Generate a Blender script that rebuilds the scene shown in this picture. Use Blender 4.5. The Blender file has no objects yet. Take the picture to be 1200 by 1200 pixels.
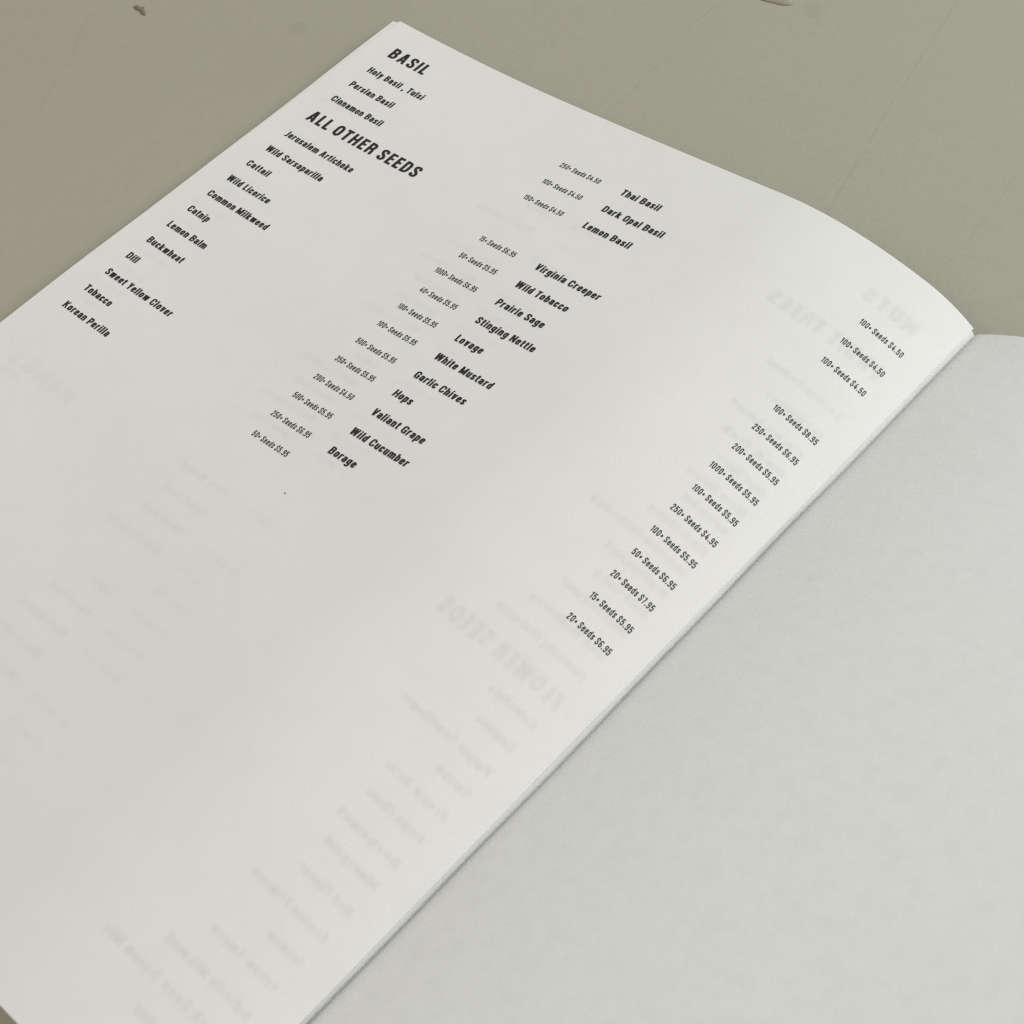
import bpy, math, random
import numpy as np
from mathutils import Matrix, Vector
random.seed(7)
sc = bpy.context.scene
U = 0.2159 / 27.762            # metres per text row: the printed page is 8.5 in wide

# ---------------------------------------------------------------- camera
RC = ((0.7270644, 0.6770113, -0.1141622), (-0.5018593, 0.6375325, 0.5845422), (0.4685238, -0.3677064, 0.8032916))
CAM = Vector((46.97030, -35.85372, 45.56902)) * U
cd = bpy.data.cameras.new('camera'); cam = bpy.data.objects.new('camera', cd); sc.collection.objects.link(cam)
cam.matrix_world = Matrix.Translation(CAM) @ Matrix(RC).transposed().to_4x4()
cd.sensor_width = 36; cd.lens = 62.878; cd.clip_start = 0.02; cd.clip_end = 50
cd.dof.use_dof = True; cd.dof.focus_distance = 0.475; cd.dof.aperture_fstop = 60
sc.camera = cam

# ---------------------------------------------------------------- light
w = bpy.data.worlds.new('World'); sc.world = w; w.use_nodes = True
bg = w.node_tree.nodes['Background']; bg.inputs[0].default_value = (1.0, 1.0, 0.985, 1); bg.inputs[1].default_value = 0.302
def area(name, loc, target, size, sy, power, col):
    L = bpy.data.lights.new(name, 'AREA'); L.shape = 'RECTANGLE'; L.size = size; L.size_y = sy; L.energy = power; L.color = col
    o = bpy.data.objects.new(name, L); sc.collection.objects.link(o); o.location = loc
    o.rotation_euler = (Vector(target) - Vector(loc)).to_track_quat('-Z', 'Y').to_euler(); return o
area('window_light', (2.0, -0.5, 1.5), (0.12, -0.12, 0), 1.6, 1.4, 10.2, (1.0, 0.92, 0.72))
area('near_cool_fill', (0.5, 0.75, 0.5), (0.12, -0.12, 0), 0.5, 0.5, 4.7, (0.94, 0.965, 1.0))  # added cool fill close by, brightens the page top and cover
area('back_window_light', (1.0, 0.9, 0.9), (0.12, -0.12, 0), 0.9, 0.8, 5.6, (1.0, 1.0, 1.0))
area('room_light', (-0.4, -0.5, 0.7), (0.12, -0.12, 0), 0.5, 0.5, 1.9, (1.0, 0.95, 0.74))
sc.view_settings.view_transform = 'Standard'; sc.view_settings.look = 'None'
sc.view_settings.exposure = 0.05; sc.view_settings.gamma = 1; sc.view_settings.use_curve_mapping = False
sc.render.engine = 'CYCLES'
sc.render.filter_size = 1.3; sc.cycles.filter_width = 1.3
sc.cycles.use_denoising = False; sc.cycles.use_adaptive_sampling = False
sc.cycles.transparent_max_bounces = 24

# ---------------------------------------------------------------- materials
def mat(name, col, rough=.6, spec=.3):
    m = bpy.data.materials.new(name); m.use_nodes = True; p = m.node_tree.nodes['Principled BSDF']
    p.inputs['Base Color'].default_value = (*col, 1); p.inputs['Roughness'].default_value = rough
    p.inputs['Specular IOR Level'].default_value = spec
    return m, m.node_tree, p
def N(nt, t, **kw):
    n = nt.nodes.new(t)
    for k, v in kw.items(): setattr(n, k, v)
    return n
def noise(nt, vec, scale, detail=3, rough=.55):
    n = N(nt, 'ShaderNodeTexNoise'); n.inputs['Scale'].default_value = scale; n.inputs['Detail'].default_value = detail
    n.inputs['Roughness'].default_value = rough; nt.links.new(vec, n.inputs['Vector']); return n.outputs['Fac']
def mix(nt, fac, a, b):
    n = N(nt, 'ShaderNodeMix', data_type='RGBA'); 
    if isinstance(fac, (int, float)): n.inputs[0].default_value = fac
    else: nt.links.new(fac, n.inputs[0])
    for s, v in ((6, a), (7, b)):
        if isinstance(v, tuple): n.inputs[s].default_value = (*v, 1)
        else: nt.links.new(v, n.inputs[s])
    return n.outputs[2]
def ramp(nt, fac, lo, hi):
    n = N(nt, 'ShaderNodeMapRange', interpolation_type='SMOOTHSTEP'); nt.links.new(fac, n.inputs[0])
    n.inputs[1].default_value = lo; n.inputs[2].default_value = hi; return n.outputs[0]
def bump(nt, h, p, dist, strength=1.0):
    b = N(nt, 'ShaderNodeBump'); b.inputs['Distance'].default_value = dist; b.inputs['Strength'].default_value = strength
    nt.links.new(h, b.inputs['Height']); nt.links.new(b.outputs[0], p.inputs['Normal'])
def coords(nt): return N(nt, 'ShaderNodeTexCoord').outputs['Object']

def paper(name, base, blot, amount, rough=.62, spec=.25, big=110):
    m, nt, p = mat(name, base, rough, spec); co = coords(nt)
    f1 = ramp(nt, noise(nt, co, big, 5, .62), .40, .68)
    f2 = ramp(nt, noise(nt, co, 900, 2), .35, .7)
    c = mix(nt, f1, base, tuple(a * (1 - amount) + q * amount for a, q in zip(base, blot)))
    mm = N(nt, 'ShaderNodeMath', operation='MULTIPLY'); nt.links.new(f2, mm.inputs[0]); mm.inputs[1].default_value = .35
    c = mix(nt, mm.outputs[0], c, tuple(a * (1 - amount) + q * amount for a, q in zip(base, blot)))
    nt.links.new(c, p.inputs['Base Color'])
    h1 = noise(nt, co, 1600, 3); h2 = noise(nt, co, 26, 2); hm = N(nt, 'ShaderNodeMath', operation='MULTIPLY_ADD')
    nt.links.new(h2, hm.inputs[0]); hm.inputs[1].default_value = 12.0; nt.links.new(h1, hm.inputs[2])
    bump(nt, hm.outputs[0], p, .00004, .35)
    return m
M_page = paper('white copy paper', (.80, .801, .79), (.70, .70, .68), .14)
M_under = paper('white copy paper underneath', (.79, .79, .775), (.70, .70, .68), .14)
M_cover = paper('mottled grey card', (.822, .826, .828), (.62, .628, .635), .15, .55, .3, 250)
M_ink, nt, p = mat('black toner', (.018, .017, .017), .45, .35)
co = coords(nt); nt.links.new(mix(nt, ramp(nt, noise(nt, co, 2600, 2), .35, .75), (.014, .013, .013), (.045, .043, .042)), p.inputs['Base Color'])
M_speck, _, _ = mat('dark dust', (.12, .11, .10), .8, .1)

# painted table top with fine scratches of its own
M_table, nt, p = mat('olive grey painted table', (.37, .36, .30), .42, .5)
co = coords(nt)
c = mix(nt, ramp(nt, noise(nt, co, 14, 4), .35, .7), (.397, .386, .316), (.387, .376, .307))
c = mix(nt, ramp(nt, noise(nt, co, 420, 2), .45, .75), c, (.381, .370, .302))
def scratch(points, width, strength, seed):
    """distance to a chain of straight segments on the table, broken up by noise"""
    global c
    best = None
    wob = N(nt, 'ShaderNodeTexNoise'); wob.inputs['Scale'].default_value = 34 + seed; nt.links.new(co, wob.inputs['Vector'])
    sub = N(nt, 'ShaderNodeVectorMath', operation='SUBTRACT'); nt.links.new(wob.outputs['Color'], sub.inputs[0]); sub.inputs[1].default_value = (.5, .5, .5)
    scl = N(nt, 'ShaderNodeVectorMath', operation='SCALE'); nt.links.new(sub.outputs[0], scl.inputs[0]); scl.inputs['Scale'].default_value = .0022
    ad = N(nt, 'ShaderNodeVectorMath', operation='ADD'); nt.links.new(co, ad.inputs[0]); nt.links.new(scl.outputs[0], ad.inputs[1])
    fl = N(nt, 'ShaderNodeVectorMath', operation='MULTIPLY'); nt.links.new(ad.outputs[0], fl.inputs[0]); fl.inputs[1].default_value = (1, 1, 0)
    for a, b in zip(points, points[1:]):
        A = Vector((a[0] * U, a[1] * U, 0)); B = Vector((b[0] * U, b[1] * U, 0)); d = B - A
        pa = N(nt, 'ShaderNodeVectorMath', operation='SUBTRACT'); nt.links.new(fl.outputs[0], pa.inputs[0]); pa.inputs[1].default_value = A
        dt = N(nt, 'ShaderNodeVectorMath', operation='DOT_PRODUCT'); nt.links.new(pa.outputs[0], dt.inputs[0]); dt.inputs[1].default_value = d / d.length_squared
        cl = N(nt, 'ShaderNodeClamp'); nt.links.new(dt.outputs['Value'], cl.inputs[0])
        pr = N(nt, 'ShaderNodeVectorMath', operation='SCALE'); pr.inputs[0].default_value = d; nt.links.new(cl.outputs[0], pr.inputs['Scale'])
        ds = N(nt, 'ShaderNodeVectorMath', operation='DISTANCE'); nt.links.new(pa.outputs[0], ds.inputs[0]); nt.links.new(pr.outputs[0], ds.inputs[1])
        if best is None: best = ds.outputs['Value']
        else:
            mn = N(nt, 'ShaderNodeMath', operation='MINIMUM'); nt.links.new(best, mn.inputs[0]); nt.links.new(ds.outputs['Value'], mn.inputs[1]); best = mn.outputs[0]
    near = ramp(nt, best, width, width * .2)
    br = ramp(nt, noise(nt, co, 70 + seed * 5, 2), .32, .62)
    mu = N(nt, 'ShaderNodeMath', operation='MULTIPLY'); nt.links.new(near, mu.inputs[0]); nt.links.new(br, mu.inputs[1])
    ms = N(nt, 'ShaderNodeMath', operation='MULTIPLY'); nt.links.new(mu.outputs[0], ms.inputs[0]); ms.inputs[1].default_value = strength * .22
    c = mix(nt, ms.outputs[0], c, (.17, .165, .135))
scratch([(-6.5, -15.45), (-8.8, -11.5), (-10.0, -9.2), (-11.55, -6.85)], .0006, .5, 1)
scratch([(9.5, 6.5), (9.75, 8.85)], .0006, .55, 2)
scratch([(10.3, 1.75), (10.05, 3.8), (9.9, 6.0)], .0006, .45, 3)
scratch([(20.08, 1.8), (18.65, 7.3), (17.72, 11.0), (17.2, 13.7)], .0006, .6, 5)
scratch([(24.92, 1.05), (24.7, 3.9), (24.2, 7.5)], .0006, .4, 8)
def stain(x, y, r, strength):
    global c
    ds = N(nt, 'ShaderNodeVectorMath', operation='DISTANCE'); wv = N(nt, 'ShaderNodeTexNoise'); wv.inputs['Scale'].default_value = 240; nt.links.new(co, wv.inputs['Vector'])
    sc_ = N(nt, 'ShaderNodeVectorMath', operation='MULTIPLY_ADD'); nt.links.new(wv.outputs['Color'], sc_.inputs[0]); sc_.inputs[1].default_value = (.005, .005, 0); nt.links.new(co, sc_.inputs[2])
    fl = N(nt, 'ShaderNodeVectorMath', operation='MULTIPLY'); nt.links.new(sc_.outputs[0], fl.inputs[0]); fl.inputs[1].default_value = (1, 1, 0)
    nt.links.new(fl.outputs[0], ds.inputs[0]); ds.inputs[1].default_value = (x * U + .0025, y * U + .0025, 0)
    f = ramp(nt, ds.outputs['Value'], r * U, r * U * .3); mm_ = N(nt, 'ShaderNodeMath', operation='MULTIPLY'); nt.links.new(f, mm_.inputs[0]); mm_.inputs[1].default_value = strength
    c = mix(nt, mm_.outputs[0], c, (.24, .228, .18))
stain(-3.45, -2.4, .55, .2); stain(12.95, 10.4, .7, .16)
nt.links.new(c, p.inputs['Base Color'])
bump(nt, noise(nt, co, 600, 3), p, .00006, .08)

# ---------------------------------------------------------------- helpers
def link(name, verts, faces, m, parent=None, smooth=True):
    me = bpy.data.meshes.new(name); me.from_pydata([tuple(v) for v in verts], [], faces); me.update()
    o = bpy.data.objects.new(name, me); sc.collection.objects.link(o); me.materials.append(m)
    if smooth: me.polygons.foreach_set('use_smooth', [True] * len(me.polygons))
    if parent: o.parent = parent
    return o
def tag(o, label=None, cat=None, group=None, kind=None):
    for k, v in (('label', label), ('category', cat), ('group', group), ('kind', kind)):
        if v: o[k] = v
    return o
def sheet_from(fn, us, vs, thick, name, m, parent):
    """a closed sheet: fn(u, v) gives a point, thickness goes down along the local normal"""
    nu, nv = len(us), len(vs); top = []; bot = []
    for v in vs:
        for u in us:
            q = fn(u, v); e = 1e-3
            n = (fn(u + e, v) - q).cross(q - fn(u, v + e)).normalized()
            if n.z < 0: n = -n
            top.append(q); bot.append(q - n * thick)
    K = nu * nv; F = []
    for j in range(nv - 1):
        for i in range(nu - 1):
            a = j * nu + i; F.append((a, a + nu, a + nu + 1, a + 1)); F.append((K + a, K + a + 1, K + a + nu + 1, K + a + nu))
    for i in range(nu - 1):
        F.append((i, i + 1, K + i + 1, K + i)); a = (nv - 1) * nu + i; F.append((a + 1, a, K + a, K + a + 1))
    for j in range(nv - 1):
        a = j * nu; F.append((a + nu, a, K + a, K + a + nu)); a = j * nu + nu - 1; F.append((a, a + nu, K + a + nu, K + a))
    o = link(name, top + bot, F, m, parent)
    try: o.data.set_sharp_from_angle(angle=math.radians(50))
    except Exception: pass
    return o
def lin(a, b, n): return [a + (b - a) * i / (n - 1) for i in range(n)]

# ---------------------------------------------------------------- setting: the table top
ZT = -0.47
def slab(x0, y0, x1, y1, z0, z1, r):
    import bmesh
    bm = bmesh.new(); bmesh.ops.create_cube(bm, size=1)
    for v in bm.verts: v.co = Vector((x0 if v.co.x < 0 else x1, y0 if v.co.y < 0 else y1, z0 if v.co.z < 0 else z1))
    bmesh.ops.bevel(bm, geom=list(bm.edges), offset=r, segments=3, affect='EDGES')
    return bm
bm = slab(-.75, -.75, .95, .65, ZT * U - .03, ZT * U, .004)
me = bpy.data.meshes.new('table_surface'); bm.to_mesh(me); bm.free(); me.materials.append(M_table)
table = bpy.data.objects.new('table_surface', me); sc.collection.objects.link(table); tag(table, kind='structure')

def flake(name, outline, h, m, label, cat, z=None):
    """a thin loose chip: outline in text rows, domed top"""
    cx = sum(q[0] for q in outline) / len(outline); cy = sum(q[1] for q in outline) / len(outline); V = []; F = []; n = len(outline)
    for k, (f, zz) in enumerate(((1.0, 0.0), (1.0, .35), (.72, .85), (.3, 1.0))):
        for q in outline: V.append(Vector(((cx + (q[0] - cx) * f) * U, (cy + (q[1] - cy) * f) * U, (ZT + .002 + h * zz) * U)))
    for k in range(3):
        for i in range(n): F.append((k * n + i, k * n + (i + 1) % n, (k + 1) * n + (i + 1) % n, (k + 1) * n + i))
    F.append(tuple(range(3 * n, 4 * n))); F.append(tuple(reversed(range(n))))
    return tag(link(name, V, F, m), label, cat)
M_chip, _, _ = mat('dark brown crumb', (.19, .18, .14), .8, .2)
flake('crumb', [(-10.34, -5.5), (-10.22, -5.37), (-10.02, -5.4), (-9.94, -5.25), (-9.82, -5.4), (-9.59, -5.47), (-9.42, -5.62), (-9.62, -5.65), (-9.86, -5.55), (-10.1, -5.61)], .06, M_chip,
      'small dark ragged crumb on the bare olive grey table top', 'crumb')
M_blob, _, _ = mat('dried paint', (.33, .318, .255), .6, .3)
flake('paint_drip', [(11.15 + .85 * math.cos(a) * (1 + .12 * math.sin(2 * a + .5)), 10.12 + .42 * math.sin(a) * (1 + .16 * math.cos(3 * a))) for a in [6.283 * i / 28 for i in range(28)]], .07, M_blob,
      'flat rounded drip of dried paint at the far edge of view on the table', 'paint drip')

# ---------------------------------------------------------------- the booklet
W, H = 27.7622, 35.9274
KN = (0, .35, .55, .7, .82, .92, 1.0)
TH = (0, .096638, .11054, .12344, -.12244, -.27061, -.67169)
NP = 560; prof = []; X = Z = 0.0; pa = 0.0
def theta(s):
    for i in range(6):
        if s <= KN[i + 1] or i == 5: return TH[i] + (TH[i + 1] - TH[i]) * (s - KN[i]) / (KN[i + 1] - KN[i])
ds = 1.02 / NP
for i in range(NP + 1):
    a = theta(i * ds)
    if i: X += math.cos((a + pa) / 2) * ds * W; Z += math.sin((a + pa) / 2) * ds * W
    pa = a; prof.append((X, Z))
def page(u, v):
    """point of the printed page, u across from its outer edge, v down from its top edge (both in text rows)"""
    k = u / W / ds
    if k <= 0: x, z = u, 0.0
    else:
        i = min(int(k), NP - 1); f = k - i
        x = prof[i][0] + (prof[i + 1][0] - prof[i][0]) * f; z = prof[i][1] + (prof[i + 1][1] - prof[i][1]) * f
    e = max(0, min(1, (W - u) / 6))
    z += e * .022 * (math.sin(v * .41 + 1.1 + u * .05) * math.cos(u * .23 + .6)) + e * .012 * math.sin(v * .83 - u * .31)
    return Vector((x, -v, z)) * U
def above(u, v, h):
    q = page(u, v); e = .02
    n = (page(u + e, v) - page(u - e, v)).cross(page(u, v - e) - page(u, v + e)).normalized()
    return q + n * (h * U)

booklet = bpy.data.objects.new('booklet', None); sc.collection.objects.link(booklet)
tag(booklet, 'open paper seed price list booklet lying on the olive grey table', 'booklet')
TP = .012                                                     # sheet thickness
def edge_in(v): return .04 + .22 * math.exp(-v / 5.0)                         # the top sheet sits a little inside the one below
for k in range(1, 7):
    dz = -.036 * k; du = (0, .0, .03, .06, .04, .02, .05)[k]; dv = (0, .13, .10, .05, .08, .02, .06)[k]; rot = (0, .0, .001, -.0012, .0015, 0, -.001)[k]
    f = lambda a, v, dz=dz, du=du, dv=dv, rot=rot, k=k: page(du + a * (W - .07 - .012 * k - du), v) + Vector((rot * v, -dv * (1 - v / H) - rot * a * W, dz)) * U
    tag(sheet_from(f, lin(0, 1, 90), lin(0, H, 50), TP * U, 'page', M_under, booklet))

# grey card cover: flat under the block, creased beside the spine, then springing up to the right
XC = 27.388; ZC = -.30; PK = -.205
def hinge(s):
    if s <= -.4: return XC - .14 + s + .4, ZC - .13              # flat under the pages
    if s <= -.16: f = (s + .4) / .24; return XC - .14 + .004 * f, ZC - .13 + f * (PK - ZC + .13)   # up behind their folded edges
    if s <= 0: f = (s + .16) / .16; f = f * f * (3 - 2 * f) * .5 + f * .5; return XC - .136 + f * .136, PK + f * (ZC - PK)   # over and down to the crease
    k = min(len(SPR) - 2, int(s / SD)); f = s / SD - k           # s beyond the crease
    return tuple(SPR[k][q] * (1 - f) + SPR[k + 1][q] * f for q in (0, 1))
SD = .005; SPR = [(XC, ZC)]
for i in range(int(29 / SD)):
    d_ = (i + .5) * SD; sl = (.22 + .52 * math.exp(-d_ / 3.6)) * (1 - math.exp(-d_ / .03)); c_ = 1 / math.sqrt(1 + sl * sl)
    SPR.append((SPR[-1][0] + c_ * SD, SPR[-1][1] + sl * c_ * SD))
HC = {}
def cover(s, v):
    s = round(s, 6)
    if s not in HC: HC[s] = hinge(s)
    x, z = HC[s]
    z -= .085 * math.exp(-((s - .0) / .06) ** 2)
    wob = .015 * math.sin(v * .37 + .4) + .014 * math.sin(v * .9 + 2)
    return Vector((x + (wob * math.exp(-(s / 6) ** 2)), -v + .036, z)) * U
ss = lin(-27.2, -1.2, 30) + lin(-1.0, -.44, 4) + [-.405, -.395, -.32, -.24, -.17, -.16, -.15, -.13, -.11, -.09, -.07, -.05, -.03, -.01, .01, .03, .05, .07, .09, .12, .18, .26, .4, .6, .9, 1.3, 1.8, 2.4, 3.1, 4] + lin(5, 27.9, 70)
cov = sheet_from(cover, ss, lin(0.0, H, 90), .022 * U, 'cover', M_cover, booklet)
tag(cov, 'blank pale grey inside of the back cover lifting off the table')

# ---------------------------------------------------------------- lettering
# ---- condensed gothic lettering, drawn as strokes (cap height = 1) ----
XH = 0.76
def glyph_table(S, H):
    l = S / 2; t = 1 - H / 2; b = H / 2; m = 0.53; x = XH - H / 2
    G = {}
    def P(*pts, r=(0.17, 0.2), close=False): return ('p', list(pts), r, close)
    def D(a, c, k=1.0): return ('d', [a, c], k, False)
    def V(px, y0, y1): return ('r', [(px - S / 2, y0), (px + S / 2, y1)], 0, False)
    def B(x0, x1, yc): return ('r', [(x0, yc - H / 2), (x1, yc + H / 2)], 0, False)
    def O(x0, x1, y0, y1, r=(0.2, 0.24)): return P((x0, (y0 + y1) / 2), (x0, y1), (x1, y1), (x1, y0), (x0, y0), r=r, close=True)
    w = .60; r = w - l
    G['A'] = (.64, [D((l * .95, 0), (.29, 1)), D((.64 - l * .95, 0), (.35, 1)), B(.16, .48, .27)])
    G['B'] = (w, [V(l, 0, 1), P((l, t), (r - .02, t), (r - .02, m), (l, m)), P((l, m), (r, m), (r, b), (l, b))])
    G['C'] = (w, [P((r, .62), (r, t), (l, t), (l, b), (r, b), (r, .38), r=(.2, .22))])
    G['D'] = (w, [V(l, 0, 1), P((l, t), (r, t), (r, b), (l, b), r=(.22, .26))])
    G['E'] = (.47, [V(l, 0, 1), B(l, .47, t), B(l, .43, .52), B(l, .47, b)])
    G['F'] = (.46, [V(l, 0, 1), B(l, .46, t), B(l, .42, .51)])
    G['G'] = (w, [P((r, .66), (r, t), (l, t), (l, b), (r - .02, b), (r - .02, .3), r=(.2, .22)), V(r, 0, .46), B(.32, w, .45)])
    G['H'] = (.62, [V(l, 0, 1), V(.62 - l, 0, 1), B(l, .62 - l, .52)])
    G['I'] = (S, [V(l, 0, 1)])
    G['J'] = (.40, [P((.40 - l, 1), (.40 - l, b), (0, b), r=(.2, .2))])
    G['K'] = (.62, [V(l, 0, 1), D((l + .05, .38), (.62 - l, 1)), D((l + .17, .62), (.62 - l + .02, 0))])
    G['L'] = (.44, [V(l, 0, 1), B(l, .44, b)])
    G['M'] = (.78, [V(l, 0, 1), V(.78 - l, 0, 1), D((l + .02, 1), (.39, .04)), D((.76 - l, 1), (.39, .04))])
    G['N'] = (.63, [V(l, 0, 1), V(.63 - l, 0, 1), D((l + .01, 1), (.62 - l, 0))])
    G['O'] = (w, [O(l, r, b, t)])
    G['P'] = (.57, [V(l, 0, 1), P((l, t), (.57 - l, t), (.57 - l, .43), (l, .43))])
    G['R'] = (.60, [V(l, 0, 1), P((l, t), (r - .02, t), (r - .02, .48), (l, .48)), P((l + .1, .48), (r - .02, .46), (r, 0), r=(.12, .14))])
    G['S'] = (.57, [P((.57 - l, .69), (.57 - l, t), (l, t), (l, .60), (.57 - l, .42), (.57 - l, b), (l, b), (l, .31), r=(.19, .2))])
    G['T'] = (.52, [V(.26, 0, 1), B(0, .52, t)])
    G['U'] = (w, [P((l, 1), (l, b), (r, b), (r, 1), r=(.2, .24))])
    G['V'] = (.60, [D((l, 1), (.28, 0)), D((.60 - l, 1), (.32, 0))])
    G['W'] = (.88, [D((l, 1), (.22, 0)), D((.43, 1), (.25, 0)), D((.45, 1), (.63, 0)), D((.88 - l, 1), (.66, 0))])
    G['Y'] = (.58, [D((l, 1), (.28, .38)), D((.58 - l, 1), (.30, .38)), V(.29, 0, .45)])
    w = .50; r = w - l; q = (.15, .17)
    G['a'] = (w, [P((l, .53), (l, x), (r, x), (r, 0), r=q), P((r, .44), (l, .40), (l, b), (r, b + .06), r=(.13, .13))])
    G['b'] = (w, [V(l, 0, 1), P((l, x), (r, x), (r, b), (l, b), r=q)])
    G['c'] = (.47, [P((.47 - l, .48), (.47 - l, x), (l, x), (l, b), (.47 - l, b), (.47 - l, .28), r=q)])
    G['d'] = (w, [V(r, 0, 1), P((r, x), (l, x), (l, b), (r, b), r=q)])
    G['e'] = (.49, [P((.49 - l, .39), (.49 - l, x), (l, x), (l, b), (.49 - l, b), (.49 - l, .26), r=q), B(l, .49 - l * .6, .40)])
    G['f'] = (.34, [P((.12, 0), (.12, t), (.34, t), r=q), B(0, .33, x)])
    G['g'] = (w, [P((r, XH), (r, -.19), (l, -.19), (l, -.06), r=q), P((r, x), (l, x), (l, b + .06), (r, b + .06), r=q)])
    G['h'] = (w, [V(l, 0, 1), P((l, x), (r, x), (r, 0), r=q)])
    G['i'] = (S, [V(l, 0, XH), V(l, .85, 1.01)])
    G['j'] = G['i']
    G['k'] = (.52, [V(l, 0, 1), D((l + .05, .30), (.52 - l, XH)), D((l + .13, .44), (.52 - l + .02, 0))])
    G['l'] = (S, [V(l, 0, 1)])
    G['m'] = (.78, [V(l, 0, XH), P((l, x), (.39, x), (.39, 0), r=q), P((.39, x), (.78 - l, x), (.78 - l, 0), r=q)])
    G['n'] = (w, [V(l, 0, XH), P((l, x), (r, x), (r, 0), r=q)])
    G['o'] = (w, [O(l, r, b, x, r=q)])
    G['p'] = (w, [V(l, -.25, XH), P((l, x), (r, x), (r, b), (l, b), r=q)])
    G['r'] = (.36, [V(l, 0, XH), P((l, .5), (l + .05, x), (.36, x), r=(.1, .12))])
    G['s'] = (.46, [P((.46 - l, .53), (.46 - l, x), (l, x), (l, .46), (.46 - l, .32), (.46 - l, b), (l, b), (l, .25), r=(.14, .14))])
    G['t'] = (.34, [P((.05 + l, .95), (.05 + l, b), (.34, b), r=(.1, .12)), B(0, .33, x)])
    G['u'] = (w, [P((l, XH), (l, b), (r, b), r=q), V(r, 0, XH)])
    G['v'] = (.50, [D((l, XH), (.235, 0)), D((.50 - l, XH), (.265, 0))])
    G['w'] = (.72, [D((l, XH), (.19, 0)), D((.35, XH), (.21, 0)), D((.37, XH), (.51, 0)), D((.72 - l, XH), (.53, 0))])
    G['y'] = (.50, [D((l, XH), (.25, .02)), D((.50 - l, XH), (.20, -.25))])
    G['x'] = (.5, [D((l, XH), (.5 - l, 0)), D((.5 - l, XH), (l, 0))])
    G['z'] = (.44, [B(0, .44, x), B(0, .44, b), D((l, b), (.44 - l, x))])
    w = .54; r = w - l
    G['0'] = (w, [O(l, r, b, t, r=(.18, .22))])
    G['1'] = (.36, [V(.36 - l, 0, 1), B(.02, .30, .80)])
    G['2'] = (.52, [P((l, .68), (l, t), (.52 - l, t), (.52 - l, .60), (l, .16), (l, .05), r=(.17, .2)), B(0, .52, b)])
    G['3'] = (.52, [P((l, .74), (l, t), (r - .02, t), (r - .02, m), (.2, m)), P((.2, m), (r - .02, m), (r - .02, b), (l, b), (l, .26))])
    G['4'] = (.56, [D((l, .28), (.34, 1)), B(0, .56, .25), V(.40, 0, .6)])
    G['5'] = (.53, [B(l, .50, t), V(l, .46, 1), P((l, .50), (l + .1, .60), (.53 - l, .60), (.53 - l, b), (l, b), (l, .28), r=(.14, .18))])
    G['6'] = (w, [P((r, .79), (r, t), (l, t), (l, b), (r, b), (r, .52), (l, .52), r=(.17, .15))])
    G['7'] = (.48, [B(0, .48, t), D((.48 - l, .92), (.20, 0))])
    G['8'] = (w, [O(l + .02, r - .02, m, t, r=(.15, .18)), O(l, r, b, m, r=(.16, .2))])
    G['9'] = (w, [P((l, .21), (l, b), (r, b), (r, t), (l, t), (l, .48), (r, .48), r=(.17, .15))])
    G['$'] = (.56, G['S'][1] + [('r', [(.23, .95), (.33, 1.10)], 0, False), ('r', [(.23, -.10), (.33, .05)], 0, False)])
    G['+'] = (.44, [('r', [(.02, .37), (.42, .53)], 0, False), ('r', [(.13, .24), (.31, .66)], 0, False)])
    G['.'] = (S, [V(l, 0, .18)])
    G[','] = (S, [V(l, -.04, .17), D((l, -.0), (l * .4, -.17), .8)])
    G['&'] = G['8']
    return G
def corner(pts, r, close):
    import math
    n = len(pts); out = []
    rng = range(n)
    for i in rng:
        q = pts[i]
        if not close and i in (0, n - 1): out.append(q); continue
        a = pts[i - 1]; c = pts[(i + 1) % n]
        def cut(p):
            dx, dy = p[0] - q[0], p[1] - q[1]; L = math.hypot(dx, dy)
            if L < 1e-6: return q
            lim = (abs(dx) * r[0] + abs(dy) * r[1]) / L
            k = min(lim, L * .5) / L
            return (q[0] + dx * k, q[1] + dy * k)
        A = cut(a); C = cut(c)
        dx1, dy1 = q[0] - a[0], q[1] - a[1]; dx2, dy2 = c[0] - q[0], c[1] - q[1]
        cr = abs(dx1 * dy2 - dy1 * dx2) / (math.hypot(dx1, dy1) * math.hypot(dx2, dy2) + 1e-9)
        if cr < .05: out.append(q); continue
        N = 5
        for j in range(N + 1):
            tt = math.pi / 2 * j / N; s_, c_ = math.sin(tt), math.cos(tt)
            out.append((A[0] + (q[0] - A[0]) * s_ + (C[0] - q[0]) * (1 - c_), A[1] + (q[1] - A[1]) * s_ + (C[1] - q[1]) * (1 - c_)))
    return out
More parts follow.
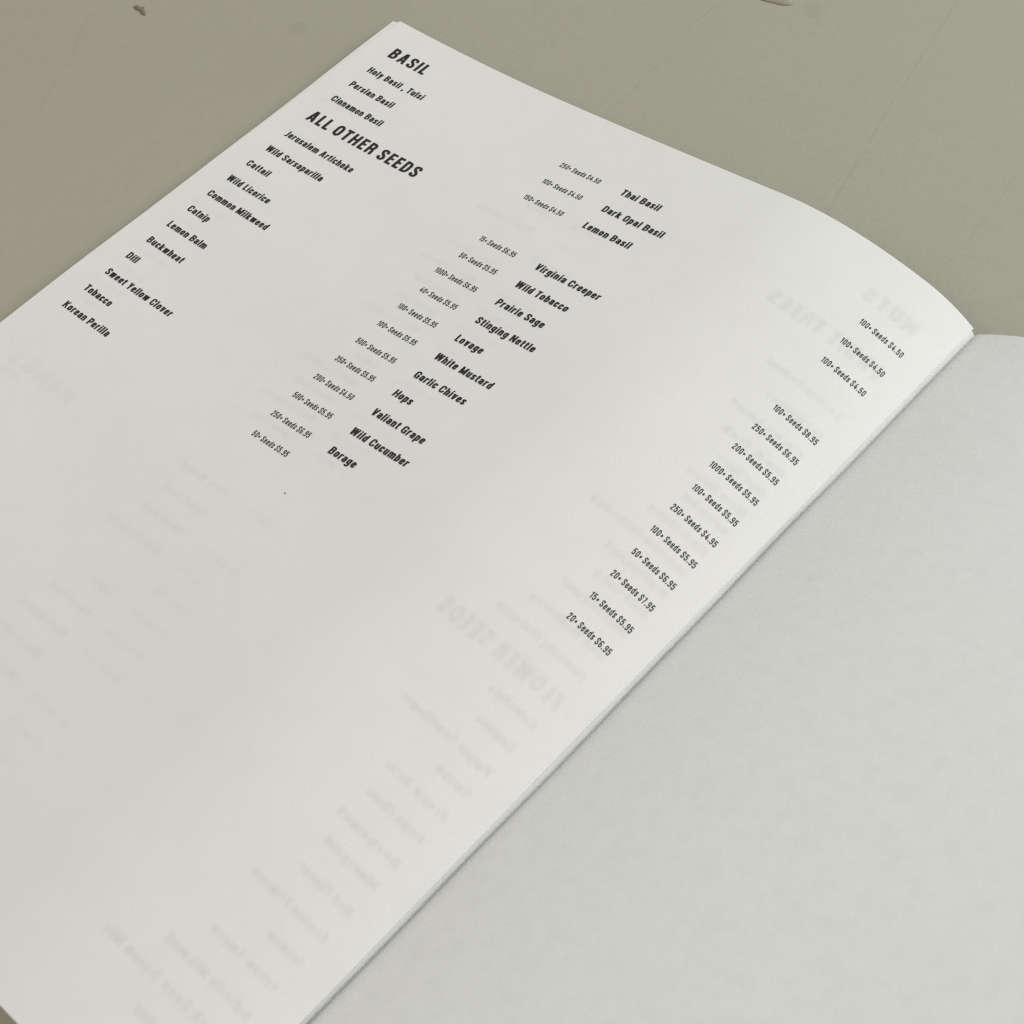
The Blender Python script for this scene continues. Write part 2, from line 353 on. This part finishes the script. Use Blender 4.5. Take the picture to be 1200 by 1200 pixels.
def stroke_quads(st, S, H):
    """list of strips; a strip is a list of (left, right) point pairs"""
    import math
    k, pts, r, close = st
    if k == 'r':
        (x0, y0), (x1, y1) = pts; return [[((x0, y0), (x1, y0)), ((x0, y1), (x1, y1))]]
    if k == 'd':
        (x0, y0), (x1, y1) = pts; h = S / 2 * r * .97
        return [[((x0 - h, y0), (x0 + h, y0)), ((x1 - h, y1), (x1 + h, y1))]]
    P = corner(pts, r, close)
    P2 = [P[0]]
    for q in P[1:]:
        if math.hypot(q[0] - P2[-1][0], q[1] - P2[-1][1]) > 1e-4: P2.append(q)
    if close and math.hypot(P2[0][0] - P2[-1][0], P2[0][1] - P2[-1][1]) < 1e-4: P2.pop()
    n = len(P2); strip = []
    for i in range(n):
        if close: a, c = P2[i - 1], P2[(i + 1) % n]
        else: a, c = P2[max(0, i - 1)], P2[min(n - 1, i + 1)]
        q = P2[i]
        def nrm(p0, p1):
            dx, dy = p1[0] - p0[0], p1[1] - p0[1]; L = math.hypot(dx, dy) + 1e-9; return (-dy / L, dx / L)
        ns = [v for v in ((nrm(a, q) if a != q else None), (nrm(q, c) if c != q else None)) if v]
        nx = sum(v[0] for v in ns) / len(ns); ny = sum(v[1] for v in ns) / len(ns)
        L2 = nx * nx + ny * ny; L2 = max(L2, .35)
        nx /= L2; ny /= L2
        ox, oy = nx * S / 2, ny * H / 2
        strip.append(((q[0] + ox, q[1] + oy), (q[0] - ox, q[1] - oy)))
    if close: strip.append(strip[0])
    return [strip]
def text_width(s, G, track, space):
    x = 0
    for i, ch in enumerate(s):
        x += space if ch == ' ' else G[ch][0]
        if i < len(s) - 1: x += track
    return x

STY = {'heading': dict(S=.215, H=.175, cap=.58, kx=1.05, gap=.5, ref=('ALL OTHER SEEDS', 6.025)),
       'name': dict(S=.215, H=.165, cap=.315, kx=1.11, gap=.50, ref=('Dark Opal Basil', 2.77)),
       'price': dict(S=.17, H=.135, cap=.24, kx=.74, gap=.38, ref=('100+ Seeds $4.50', 1.79))}
for s in STY.values():
    s['G'] = glyph_table(s['S'], s['H'])
    t, wd = s['ref']; nat = sum(s['G'][c][0] for c in t if c != ' ') * s['kx']
    words = t.split(' '); gaps = sum(len(q) - 1 for q in words)
    s['track'] = (wd / s['cap'] - nat - (len(words) - 1) * s['gap']) / gaps
def layout(text, st):
    """[(glyph, x)] and the total width, in text rows"""
    out = []; x = 0; prev = ' '
    for i, ch in enumerate(text):
        if ch == ' ': x += st['gap']; prev = ' '; continue
        if i and prev != ' ': x += st['track']
        out.append((ch, x)); x += st['G'][ch][0] * st['kx']; prev = ch
    return out, x * st['cap']
def lettering(name, text, style, u, v, align='left', m=None, h0=.012, mirror=False, jit=((0, 0),), parent=None, width=None, tilt=0.0):
    st = STY[style]; glyphs, wd = layout(text, st); cap = st['cap']; sx = 1.0
    if width: sx = width / wd; wd = width
    x0 = u if (align == 'left') else u - wd
    V = []; F = []; layer = 0
    for ji, (ja, jb) in enumerate(jit):
        for ch, gx in glyphs:
            for si, stq in enumerate(st['G'][ch][1]):
                h = h0 + (.0011 * ji) + .0003 * (si % 3)
                for strip in stroke_quads(stq, st['S'], st['H']):
                    b0 = len(V)
                    for (pl, pr) in strip:
                        for q in (pl, pr):
                            lx = (gx + q[0] * st['kx']) * cap * sx
                            uu = (u - lx if mirror else x0 + lx) + ja
                            vv = v - q[1] * cap + jb + tilt * lx
                            V.append(above(uu, vv, h))
                    for i in range(len(strip) - 1):
                        a = b0 + 2 * i; F.append((a, a + 1, a + 3, a + 2))
    return link(name, V, F, m, parent, smooth=False)
# ---------------------------------------------------------------- the printed sheet
# print on its back shows faintly through the paper: its density is drawn mirrored into a fine grid and stored on the sheet's vertices
GR = .04
gw, gh = int(28.2 / GR), int(36.4 / GR)
dens = np.zeros((gh, gw))
def fill(quad, layer):
    xs = [q[0] for q in quad]; ys = [q[1] for q in quad]
    i0, i1 = max(0, int(min(xs) / GR)), min(gw - 1, int(max(xs) / GR) + 1); j0, j1 = max(0, int(min(ys) / GR)), min(gh - 1, int(max(ys) / GR) + 1)
    if i1 < i0 or j1 < j0: return
    X, Y = np.meshgrid(np.arange(i0, i1 + 1) * GR, np.arange(j0, j1 + 1) * GR)
    pos = np.ones(X.shape, bool); neg = pos.copy()
    for (ax, ay), (bx, by) in zip(quad, quad[1:] + quad[:1]):
        c_ = (bx - ax) * (Y - ay) - (by - ay) * (X - ax); pos &= c_ >= -1e-9; neg &= c_ <= 1e-9
    layer[j0:j1 + 1, i0:i1 + 1] |= (pos | neg)
def blur(A, sig):
    n = int(3 * sig / GR) + 1; k = np.exp(-.5 * (np.arange(-n, n + 1) * GR / sig) ** 2); k /= k.sum()
    A = np.apply_along_axis(lambda r: np.convolve(r, k, 'same'), 0, A); return np.apply_along_axis(lambda r: np.convolve(r, k, 'same'), 1, A)
inked = {}
def ghost(text, style, u, v, key, r=.05, width=None):
    st = STY[style]; glyphs, wd = layout(text, st); sx = width / wd if width else 1
    layer = inked.setdefault(key, np.zeros((gh, gw), bool))
    for ch, gx in glyphs:
        for stq in st['G'][ch][1]:
            for strip in stroke_quads(stq, st['S'], st['H']):
                pts = [[(u - (gx + q[0] * st['kx']) * st['cap'] * sx, v - q[1] * st['cap']) for q in pr] for pr in strip]
                for p0, p1 in zip(pts, pts[1:]): fill([p0[0], p0[1], p1[1], p1[0]], layer)
G_near, G_mid, G_far = (.035, .165), (.04, .14), (.05, .10)      # softness, strength
G_head = (.05, .16)
SPINE = 26.7
ghost('NUTS', 'heading', 26.45, 2.05, G_head, .04, 2.1)
ghost('FRUIT TREES', 'heading', 26.6, 4.22, G_head, .05, 4.5)
for v, wd in ((6.1, 3.0), (7.1, 2.2), (8.1, 2.9), (9.05, 2.5), (10.0, 1.9), (10.95, 2.3), (11.8, 1.8), (12.8, 2.3), (13.75, 3.8), (14.7, 2.4), (15.6, 2.0), (16.5, 2.6), (17.5, 2.9), (18.4, 3.45)):
    t = {3.8: 'Saskatoon Berries Bush', 3.45: 'Flowering Crabapple', 3.0: 'Eastern Redbud'}.get(wd, random.choice(['Black Cherry', 'Red Mulberry', 'Wild Plum', 'Chestnut', 'Butternut', 'Red Oak']))
    ghost(t, 'name', SPINE, v + .1, G_mid, .05, wd)
ghost('FLOWER SEEDS', 'heading', 26.75, 19.72, G_head, .05, 4.75)
for t, v, wd in (('Calendula', 20.60, 1.75), ('Cosmos', 21.55, 1.4), ('Purple Coneflower', 22.52, 3.45), ('Yarrow', 23.42, 1.2), ('Prairie Aster', 24.32, 2.35),
                 ('Purple Clover', 25.26, 2.15), ('Bergamot', 26.2, 2.3), ('Marigold', 27.05, 2.0), ('Red Clover', 28.05, 1.95), ('Evening Primrose', 29.03, 2.8),
                 ('Columbine', 29.92, 1.25), ('Yellow Yarrow', 30.85, 2.45), ('Butterfly Milkweed', 31.85, 3.1), ('Black Eyed Susan Mix', 32.78, 4.6), ('Lavender', 33.7, 2.4), ('Hollyhock', 34.6, 2.2)):
    ghost(t, 'name', SPINE, v, G_near, .045, wd)
for i in range(30):
    v = 5.2 + i * .97
    if 18.6 < v < 20.2: continue
    if i % 7 != 3: ghost(random.choice(('100+ Seeds', '50+ Seeds', '250+ Seeds')) + ' $5.95', 'price', 16.0, v, G_far, .05, 1.8)
    if i % 6 != 2: ghost(random.choice(('Serviceberry', 'Wild Cranberry', 'Black Walnut', 'Lupine', 'Sweet Basil')), 'name', 13.2, v, G_far, .06)
    if i % 5 != 4: ghost(random.choice(('100+ Seeds', '20+ Seeds', '500+ Seeds')) + ' $5.95', 'price', 2.85, v, G_far, .06, 1.8)
ghost('HERBS', 'heading', 5.2, 21.3, (.075, .085), .09, 3.6)

for (sig, strength), layer in inked.items(): dens = np.maximum(dens, blur(layer.astype(float), sig) * strength)
def fine_sheet(name, m, parent):
    uu = np.linspace(0, 1, 380); vv = np.linspace(0, H, 480); nu, nv = len(uu), len(vv)
    P = np.array([[page(edge_in(v) + a * (W - edge_in(v)), v) for a in uu] for v in vv])
    du = np.gradient(P, axis=1); dv = np.gradient(P, axis=0); n = np.cross(dv, du); n /= np.linalg.norm(n, axis=2, keepdims=True)
    n *= np.sign(n[..., 2:3])
    co_ = np.concatenate([P.reshape(-1, 3), (P - n * TP * U).reshape(-1, 3)]); K = nu * nv
    j, i = np.meshgrid(np.arange(nv - 1), np.arange(nu - 1), indexing='ij'); a = (j * nu + i).ravel()
    F = [np.stack([a, a + nu, a + nu + 1, a + 1], 1), np.stack([K + a, K + a + 1, K + a + nu + 1, K + a + nu], 1)]
    i = np.arange(nu - 1); F.append(np.stack([i, i + 1, K + i + 1, K + i], 1)); i = i + (nv - 1) * nu; F.append(np.stack([i + 1, i, K + i, K + i + 1], 1))
    j = np.arange(nv - 1) * nu; F.append(np.stack([j + nu, j, K + j, K + j + nu], 1)); j = j + nu - 1; F.append(np.stack([j, j + nu, K + j + nu, K + j], 1))
    F = np.concatenate(F)
    me = bpy.data.meshes.new(name); me.vertices.add(len(co_)); me.vertices.foreach_set('co', co_.ravel())
    me.loops.add(F.size); me.loops.foreach_set('vertex_index', F.ravel().astype(np.int32))
    me.polygons.add(len(F)); me.polygons.foreach_set('loop_start', np.arange(0, F.size, 4, dtype=np.int32))
    me.update(calc_edges=True); me.polygons.foreach_set('use_smooth', np.ones(len(F), bool))
    try: me.set_sharp_from_angle(angle=math.radians(50))
    except Exception: pass
    U_ = np.array([[edge_in(v) + a * (W - edge_in(v)) for a in uu] for v in vv]); V_ = np.repeat(vv[:, None], nu, 1)
    gi, gj = np.clip(U_ / GR, 0, gw - 2), np.clip(V_ / GR, 0, gh - 2); i0, j0 = gi.astype(int), gj.astype(int); fx, fy = gi - i0, gj - j0
    d = dens[j0, i0] * (1 - fx) * (1 - fy) + dens[j0, i0 + 1] * fx * (1 - fy) + dens[j0 + 1, i0] * (1 - fx) * fy + dens[j0 + 1, i0 + 1] * fx * fy
    at = me.attributes.new('back_print', 'FLOAT', 'POINT'); at.data.foreach_set('value', np.concatenate([d.ravel(), d.ravel()]).astype(np.float32))
    me.materials.append(m); o = bpy.data.objects.new(name, me); sc.collection.objects.link(o); o.parent = parent; return o
nt = M_page.node_tree; p = nt.nodes['Principled BSDF']
src = p.inputs['Base Color'].links[0].from_socket
at = N(nt, 'ShaderNodeAttribute', attribute_name='back_print')
nt.links.new(mix(nt, at.outputs['Fac'], src, (.25, .25, .25)), p.inputs['Base Color'])
top_sheet = fine_sheet('printed_page', M_page, booklet)
tag(top_sheet, 'white page with the seed list in black type')

U1, U2, U3, U4 = 1.33, 13.571, 14.60, 26.729
R1, R4 = 2.9216, 7.3961
def rowv(r): return R1 + (r - 1) if r <= 3 else R4 + (r - 4)
def part(o, label): o['label'] = label
part(lettering('heading', 'BASIL', 'heading', 1.38, 1.845, m=M_ink, parent=top_sheet), 'large black heading BASIL')
part(lettering('heading', 'ALL OTHER SEEDS', 'heading', 1.30, 6.26, m=M_ink, parent=top_sheet), 'large black heading ALL OTHER SEEDS')
names_a = ['Holy Basil , Tulsi', 'Persian Basil', 'Cinnamon Basil', 'Jerusalem Artichoke', 'Wild Sarsaparilla', 'Cattail', 'Wild Licorice', 'Common Milkweed',
           'Catnip', 'Lemon Balm', 'Buckwheat', 'Dill', 'Sweet Yellow Clover', 'Tobacco', 'Korean Perilla']
price_a = ['250+ Seeds $4.50', '100+ Seeds $4.50', '150+ Seeds $4.50', '15+ Seeds $6.95', '50+ Seeds $5.95', '1000+ Seeds $6.95', '40+ Seeds $5.95', '100+ Seeds $5.95',
           '100+ Seeds $5.95', '500+ Seeds $5.95', '350+ Seeds $5.95', '200+ Seeds $4.50', '500+ Seeds $5.95', '250+ Seeds $6.95', '50+ Seeds $5.95']
names_b = ['Thai Basil', 'Dark Opal Basil', 'Lemon Basil', 'Virginia Creeper', 'Wild Tobacco', 'Prairie Sage', 'Stinging Nettle', 'Lovage', 'White Mustard',
           'Garlic Chives', 'Hops', 'Valiant Grape', 'Wild Cucumber', 'Borage']
price_b = ['100+ Seeds $4.50', '100+ Seeds $4.50', '100+ Seeds $4.50', '100+ Seeds $8.95', '250+ Seeds $6.95', '200+ Seeds $5.95', '1000+ Seeds $5.95', '100+ Seeds $5.95',
           '250+ Seeds $4.95', '100+ Seeds $5.95', '50+ Seeds $6.95', '20+ Seeds $7.95', '15+ Seeds $5.95', '20+ Seeds $6.95']
def quad(c, v): return c[0] * v * v + c[1] * v + c[2]
def line(name, t, style, r, cu, cv, align='left', wide=1.0):
    v = rowv(r); lettering(name, t, style, quad(cu, v), v + quad(cv, v), align, m=M_ink, parent=top_sheet, width=layout(t, STY[style])[1] * wide)
for i, t in enumerate(names_a): line('plant_name', t, 'name', i + 1, (.00047, -.01372, 1.378), (.00054, -.01208, .057))
for i, t in enumerate(price_a): line('seed_price', t, 'price', i + 1, (-.0004, .01483, 13.455), (-.00041, .00915, -.056), 'right', 1.05)
for i, t in enumerate(names_b): line('plant_name', t, 'name', i + 1, (.00033, -.00127, 14.557), (-.00049, .01257, -.046))
for i, t in enumerate(price_b): line('seed_price', t, 'price', i + 1, (-.00006, .00234, 26.713), (-.00133, .02336, -.074), 'right')


for u, v, s in ((14.77, 19.42, .036),):
    vv = [above(u + s * math.cos(a) * (1 + .5 * math.sin(3 * a)), v + s * .7 * math.sin(a), .014) for a in [6.283 * i / 9 for i in range(9)]]
    link('ink_speck', vv, [tuple(range(9))], M_speck, top_sheet, False)
